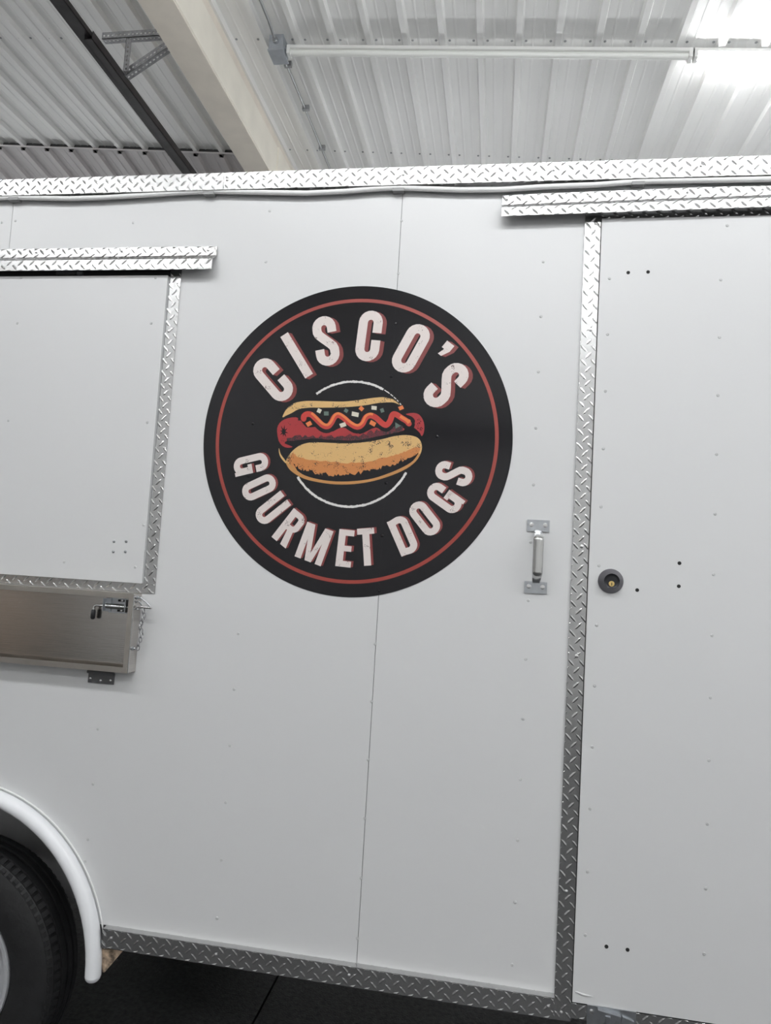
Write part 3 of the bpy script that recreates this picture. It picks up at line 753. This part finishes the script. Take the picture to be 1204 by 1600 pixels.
# ------------------------------------------------ decal
LC = Vector((pt(559.6, 690.5).x, 0, (pt(562, 447.3).z + pt(559, 934.5).z)/2))
LR = (pt(562, 447.3).z - pt(559, 934.5).z)/2
LC.x = (pt(319, 689).x + pt(800.2, 672).x)/2
LY = -.0009
def circ(r, n=128, a0=0, a1=2*math.pi): return [(LC.x + r*math.cos(a0 + (a1-a0)*k/n), LC.z + r*math.sin(a0 + (a1-a0)*k/n)) for k in range(n + (0 if abs(a1-a0) > 6.28 else 1))]
def halfdisc(side):
    xs_ = SEAM + side*.0001; c = (xs_ - LC.x)/LR; a = math.acos(c)
    return circ(LR, 90, -a, a) if side > 0 else circ(LR, 110, a, 2*math.pi - a)
dec = MB().prism([(a, -.0001, b) for a, b in halfdisc(-1)], (0, LY + .0001, 0)).build('logo_decal', M['ink_black'], T)
tag(dec, 'round black vinyl logo with a hot dog and ring lettering')
MB().prism([(a, -.0001, b) for a, b in halfdisc(1)], (0, LY + .0001, 0)).build('decal_half', M['ink_black'], dec)
def flat(name, polys, layer, material, parent=dec):
    """printed area: polygons (x, z) on layer k of the decal"""
    m = MB(); y = LY - .00012*layer
    for i, p in enumerate(polys): m.add([(a, y - 2e-7*i, b) for a, b in p], [tuple(range(len(p)))])
    me = m.build(name, material, parent)
    return me
def band(c, r0, r1, a0, a1, n, jit=0.0, rnd=None):
    """ring segment as quads"""
    out = []; pr = None
    for k in range(n + 1):
        a = a0 + (a1 - a0)*k/n
        j0 = (rnd.uniform(-jit, jit) if jit else 0); j1 = (rnd.uniform(-jit, jit) if jit else 0)
        q = ((c[0] + (r0 + j0)*math.cos(a), c[1] + (r0 + j0)*math.sin(a)), (c[0] + (r1 + j1)*math.cos(a), c[1] + (r1 + j1)*math.sin(a)))
        if pr: out.append([pr[0], q[0], q[1], pr[1]])
        pr = q
    return out
flat('red_ring', band((LC.x, LC.z), LR*.893, LR*.9155, 0, 2*math.pi, 160), 1, M['ink_red'])

# letters drawn as strokes in a box one unit high
TS = .178
def arc(cx, cy, r, a0, a1, n=10): return [(cx + r*math.cos(math.radians(a0 + (a1-a0)*k/n)), cy + r*math.sin(math.radians(a0 + (a1-a0)*k/n))) for k in range(n+1)]
def stroke(path, t=TS, closed=False):
    p = [Vector(q) for q in path]; n = len(p); L = []; R = []
    for i in range(n):
        a = p[i-1] if (i or closed) else p[i]; b = p[(i+1) % n] if (i < n-1 or closed) else p[i]
        d1 = (p[i] - a); d2 = (b - p[i])
        if d1.length < 1e-9: d1 = d2
        if d2.length < 1e-9: d2 = d1
        d1 = d1.normalized(); d2 = d2.normalized(); d = (d1 + d2).normalized()
        nn = Vector((-d.y, d.x)); k = 1/max(.5, math.sqrt((1 + d1.dot(d2))/2))
        L.append(p[i] + nn*t/2*k); R.append(p[i] - nn*t/2*k)
    out = []
    for i in range(n if closed else n-1):
        j = (i+1) % n; out.append([tuple(L[i]), tuple(R[i]), tuple(R[j]), tuple(L[j])])
    return out
def rect(x0, y0, x1, y1): return [[(x0, y0), (x1, y0), (x1, y1), (x0, y1)]]
def letter(ch):
    t = TS; h = t/2; W = .47; r = (W - t)/2; l, rr_ = h, W - h; yt, yb = 1 - h - r, h + r; cx = W/2
    if ch == 'I': return rect(0, 0, t, 1), t
    if ch == 'C': return stroke([(rr_, .57)] + arc(cx, yt, r, 0, 180) + arc(cx, yb, r, 180, 360) + [(rr_, .425)]), W
    if ch == 'O': return stroke(arc(cx, yt, r, 0, 180) + arc(cx, yb, r, 180, 360), closed=True), W
    if ch == 'S': return stroke([(rr_, .655)] + arc(cx, yt, r, 0, 180)[0:] + [(l, .70), (l + .02, .645), (l + .07, .585), (rr_ - .07, .43), (rr_ - .02, .37), (rr_, .31)] + arc(cx, yb, r, 0, -180) + [(l, .345)]), W
    if ch == 'U': return stroke([(l, 1)] + arc(cx, yb, r, 180, 360) + [(rr_, 1)]), W
    if ch == 'G': return stroke([(rr_, .62)] + arc(cx, yt, r, 0, 180) + arc(cx, yb, r, 180, 350) + [(rr_, .50)]) + rect(cx - .01, .40, W, .52) + rect(W - .10, 0, W, .3), W
    if ch == 'T': return rect(W/2 - t/2 - .0, 0, W/2 + t/2, 1) + rect(.02, 1 - .16, W - .02, 1), W
    if ch == 'E': return rect(0, 0, t, 1) + rect(t, .84, .39, 1) + rect(t, .42, .36, .57) + rect(t, 0, .39, .16), .39
    if ch == 'D': return rect(0, 0, t, 1) + stroke([(t*.5, 1 - h)] + arc(cx + .02, 1 - h - .12, .12 + .025, 90, 0, 6) + arc(cx + .02, h + .12, .145, 0, -90, 6) + [(t*.5, h)]), W
    if ch == 'R': return rect(0, 0, t, 1) + stroke([(t*.5, 1 - .08)] + arc(cx + .02, 1 - .08 - .125, .125, 90, 0, 6) + arc(cx + .02, .50 + .125, .125, 0, -90, 6) + [(t*.5, .50)], .16) + [[(.20, .47), (.36, .50), (W + .01, 0), (W - t, 0)]], W
    if ch == 'M': 
        W = .72; t = .165
        return rect(0, 0, t, 1) + rect(W - t, 0, W, 1) + [[(t*.5, 1), (t*1.35, 1), (W/2 + .045, 0), (W/2 - .085, 0)]] + [[(W - t*1.35, 1), (W - t*.5, 1), (W/2 + .085, 0), (W/2 - .045, 0)]], W
    if ch == "'": return [[(0, 1), (t, 1), (t, .86), (.10, .70), (.02, .70), (.06, .84), (0, .84)]], t
def ztoxz(zx, zy):
    """logo survey frame (520 px square enlarged) to the wall plane"""
    q = pt(300 + zx/2.3154, 430 + zy/2.3154); return q.x, q.z
def put(ch, zc_, hgt, axis_up, off, layer_base, name='letter', sx=1.0):
    """zc_: surveyed centre, axis_up: angle of the letter's up direction (0 = up, + = clockwise)"""
    polys, W = letter(ch); c = ztoxz(*zc_); a = math.radians(axis_up)
    ux, uz = math.sin(a), math.cos(a); rx, rz = math.cos(a), -math.sin(a)
    cy = .85 if ch == "'" else .5
    def tr(p, o=(0, 0)):
        x_ = (p[0] - W/2)*hgt*sx; y_ = (p[1] - cy)*hgt
        return (c[0] + rx*x_ + ux*y_ + o[0], c[1] + rz*x_ + uz*y_ + o[1])
    lt_ = flat(name, [[tr(p) for p in q] for q in polys], layer_base + 1, M['ink_cream'])
    sh = []
    for s in (.34, .67, 1.0): sh += [[tr(p, (off[0]*s, off[1]*s)) for p in q] for q in polys]
    flat('letter_shadow', sh, layer_base, M['ink_shadow'])
ZS = LR*2/1128.0      # metres per survey pixel
for ch, c, up in (('C', (293, 378), -44), ('I', (378, 290), -34.5), ('S', (484, 238), -12), ('C', (640, 220), 4), ('O', (791, 265), 26), ("'", (917, 269), 37), ('S', (918, 398), 43)):
    put(ch, c, 187*ZS, up, (15*ZS, -4*ZS), 1)
for ch, c, up in (('G', (213, 684), 75), ('O', (242, 768), 63), ('U', (288, 846), 49), ('R', (353, 915), 35), ('M', (441, 972), 17), ('E', (553, 988), 3), ('T', (631, 983), -7), ('D', (762, 942), -27), ('O', (841, 880), -41), ('G', (912, 806), -57), ('S', (946, 718), -74)):
    put(ch, c, 132*ZS, up, (8.5*ZS, 2.5*ZS), 1, sx=1.08)

# hot dog illustration
def hx_(x, y):
    q = pt(425 + x/4.816, 585 + y/4.816); return q.x, q.z
rnd = random.Random(3)
def poly(pts, jit=0): return [hx_(a + (rnd.uniform(-jit, jit) if jit else 0), b + (rnd.uniform(-jit, jit) if jit else 0)) for a, b in pts]
def smooth_pts(pts, n=4, closed=True):
    """Catmull-Rom"""
    out = []; N = len(pts)
    for i in range(N if closed else N-1):
        p0 = pts[(i-1) % N] if closed or i else pts[i]; p1 = pts[i]; p2 = pts[(i+1) % N]; p3 = pts[(i+2) % N] if closed or i < N-2 else pts[i+1]
        for k in range(n):
            t = k/n
            out.append(tuple(.5*(2*p1[c] + (p2[c]-p0[c])*t + (2*p0[c]-5*p1[c]+4*p2[c]-p3[c])*t*t + (3*p1[c]-p0[c]-3*p2[c]+p3[c])*t**3) for c in (0, 1)))
    if not closed: out.append(pts[-1])
    return out
cc = hx_(592, 522); cr = 472/4.816*(LR/243.6)
rb_ = []
rb_ += band(cc, cr - .0036, cr + .0028, math.radians(128), math.radians(62), 60, .0009, rnd)
for a0, a1 in ((61, 55), (54, 51), (50, 47), (46, 44), (42, 40)): rb_ += band(cc, cr - .0016, cr + .0010, math.radians(a0), math.radians(a1), 5, .0005, rnd)
flat('white_ring', rb_, 1, M['ink_white'])
flat('white_ring', band(cc, cr - .0034, cr + .0030, math.radians(214), math.radians(335), 110, .0008, rnd), 1, M['ink_white'])
ubun = [(78,322),(110,260),(160,220),(230,203),(300,200),(420,203),(540,205),(640,195),(740,180),(830,172),(890,182),(930,200),(962,232),(920,213),(870,211),(800,216),(700,233),(600,244),(500,249),(380,251),(280,251),(200,263),(150,290),(112,308)]
flat('upper_bun', [poly(smooth_pts(ubun, 3))], 2, M['ink_bun'])
saus = [(38,430),(45,385),(75,350),(120,330),(180,323),(215,345),(260,400),(330,395),(400,430),(460,430),(520,400),(600,420),(660,450),(720,425),(780,400),(850,425),(930,415),(990,405),(985,425),(900,445),(800,465),(700,488),(600,497),(480,494),(380,487),(300,482),(220,492),(160,500),(115,500),(95,520),(155,545),(120,553),(80,540),(50,500)]
flat('sausage', [poly(smooth_pts(saus, 2))], 2, M['ink_sausage'])
flat('sausage_end', [poly(smooth_pts([(1005,300),(1060,290),(1105,303),(1135,345),(1145,395),(1140,440),(1125,465),(1110,440),(1085,415),(1065,395),(1075,350),(1050,318)], 3))], 2, M['ink_sausage'])
# ragged shading of the sausage
low = []
for k in range(45):
    x_ = 110 + (985-110)*k/44; yb_ = 500 - 10*math.sin((k/44)*math.pi*.6) - max(0, k-26)*4.1
    low.append((x_, yb_ - rnd.uniform(14, 46)))
lowb = [(x_, y_ + 0) for x_, y_ in [(985,425),(900,446),(800,466),(700,489),(600,498),(480,495),(380,488),(300,483),(220,493),(160,501),(112,501)]]
flat('sausage_shade', [poly(low + lowb)], 3, M['ink_purple'])
st_ = []
for k in range(8):
    a = 2*math.pi*k/8 + .2; d = (math.cos(a), math.sin(a)); n_ = (-d[1], d[0]); L_ = rnd.uniform(32, 52)
    st_.append(poly([(88 + n_[0]*9, 432 + n_[1]*9), (88 - n_[0]*9, 432 - n_[1]*9), (88 + d[0]*L_*.8, 432 + d[1]*L_*1.15)]))
for k in range(12):
    x_, y_ = rnd.uniform(1085, 1130), rnd.uniform(330, 440); st_.append(poly([(x_, y_), (x_ + 9, y_ + 4), (x_ + 3, y_ + 12)]))
flat('sausage_marks', st_, 4, M['ink_black'])
sauce = smooth_pts([(238,335),(240,312),(262,296),(295,300),(330,330),(380,378),(418,388),(445,362),(470,317),(500,303),(540,325),(590,368),(640,392),(678,372),(705,322),(740,306),(780,322),(825,362),(858,378),(886,350),(905,302),(930,297),(975,325),(1015,350),(1030,370)], 4, False)
def sstroke(pts, t, dx=0, dy=0): 
    out = []
    for q in stroke([(a + dx, b + dy) for a, b in pts], t): out.append([hx_(*p) for p in q])
    return out
def dot(x_, y_, r): return poly([(x_ + r*math.cos(2*math.pi*k/14), y_ + r*math.sin(2*math.pi*k/14)) for k in range(14)])
flat('sauce_outline', sstroke(sauce, 84, 0, 12) + [dot(1032, 378, 42)], 4, M['ink_black'])
flat('sauce_red', sstroke(sauce, 42, 0, 4) + [dot(1030, 372, 20), dot(238, 336, 20)], 5, M['ink_mustard'])
flat('sauce_highlight', sstroke(sauce[12:-34], 19, 0, -8), 6, M['ink_orange'])
flat('sauce_highlight', sstroke(sauce[-10:], 24, 0, -2) + [dot(1029, 352, 13)], 6, M['ink_orange'])
def chunk(x_, y_, w_, h_, rot, material, tri=False):
    c_, s_ = math.cos(rot), math.sin(rot)
    P_ = [(-1, -.9), (.9, -1), (1, .9), (-.85, 1)] if not tri else [(-.8, -1), (1, .1), (-.7, 1)]
    flat('topping', [poly([(x_ + a*w_*c_ - b*h_*s_, y_ + a*w_*s_ + b*h_*c_) for a, b in P_])], 7, material)
for a in ((355,275,16,16,.5,'ink_chunk'),(625,301,28,17,.25,'ink_chunk'),(767,253,21,15,.15,'ink_chunk'),(533,381,24,16,-.3,'ink_chunk'),(408,295,19,16,.05,'ink_green'),(557,274,15,14,.6,'ink_green'),(828,272,14,16,-.3,'ink_green'),
          (672,258,17,16,.8,'ink_orange'),(970,253,19,15,-.35,'ink_orange'),(278,373,21,17,-.45,'ink_orange'),(757,369,24,17,.55,'ink_orange')): chunk(*a[:5], M[a[5]])
chunk(945, 385, 24, 24, 0, M['ink_green'], True)
lbun = [(105,660),(120,620),(160,570),(220,530),(300,512),(420,515),(560,520),(700,510),(820,490),(920,465),(1010,457),(1080,470),(1115,500),(1127,550),(1115,600),(1080,655),(1010,710),(900,760),(760,803),(620,825),(480,828),(350,812),(240,785),(160,740),(120,700)]
flat('lower_bun', [poly(smooth_pts(lbun, 3))], 2, M['ink_bun'])
flat('bun_tip', [poly(smooth_pts([(53,555),(65,600),(105,655),(101,668),(65,625),(52,585)], 3))], 1, M['ink_bun'])
rim_o = smooth_pts([(105,660),(120,700),(160,740),(240,785),(350,812),(480,828),(620,825),(760,803),(900,760),(1010,710),(1080,655),(1115,600)], 3, False)
rim_i = smooth_pts([(1100,595),(1060,650),(990,695),(890,740),(760,783),(620,803),(480,806),(350,790),(250,762),(190,725),(140,680)], 3, False)
flat('bun_rim', [poly(rim_o + rim_i)], 4, M['ink_rim'])
top_e = [(118,650),(160,585),(190,622),(280,640),(400,655),(540,668),(650,665),(760,648),(880,620),(980,590),(1060,560),(1116,540)]
tj = []
for i in range(len(top_e)-1):
    for k in range(6):
        t = k/6; tj.append((top_e[i][0] + (top_e[i+1][0]-top_e[i][0])*t + rnd.uniform(-5, 5), top_e[i][1] + (top_e[i+1][1]-top_e[i][1])*t + rnd.uniform(-6, 6)))
flat('bun_crust', [poly(tj + [(1116,560),(1100,598)] + rim_i)], 3, M['ink_crust'])
dk = [(160,684),(240,718),(340,741),(450,757),(560,754),(680,737),(800,712),(900,683),(990,650),(1070,608),(1098,594)]
dj = []
for i in range(len(dk)-1):
    for k in range(9):
        t = k/9; j = 15 if i < 8 else 4
        dj.append((dk[i][0] + (dk[i+1][0]-dk[i][0])*t + rnd.uniform(-6, 6), dk[i][1] + (dk[i+1][1]-dk[i][1])*t + rnd.uniform(-j, j)))
flat('bun_shade', [poly(dj + rim_i[:-3])], 5, M['ink_black'])
# rivet heads under the vinyl
m = MB()
for a, b in ((618, 506), (611, 588), (603, 754.5), (597, 837), (592, 923), (395, 662), (388.5, 744), (683, 682)):
    q = pt(a, b); m.lathe((q.x, LY - .0002, q.z), (0, -1, 0), [(0, .0044), (.0010, .0038), (.0017, .002), (.0018, .0003)], 12, False)
tag(m.build('covered_rivets', M['ink_black'], dec, 50), kind='stuff')
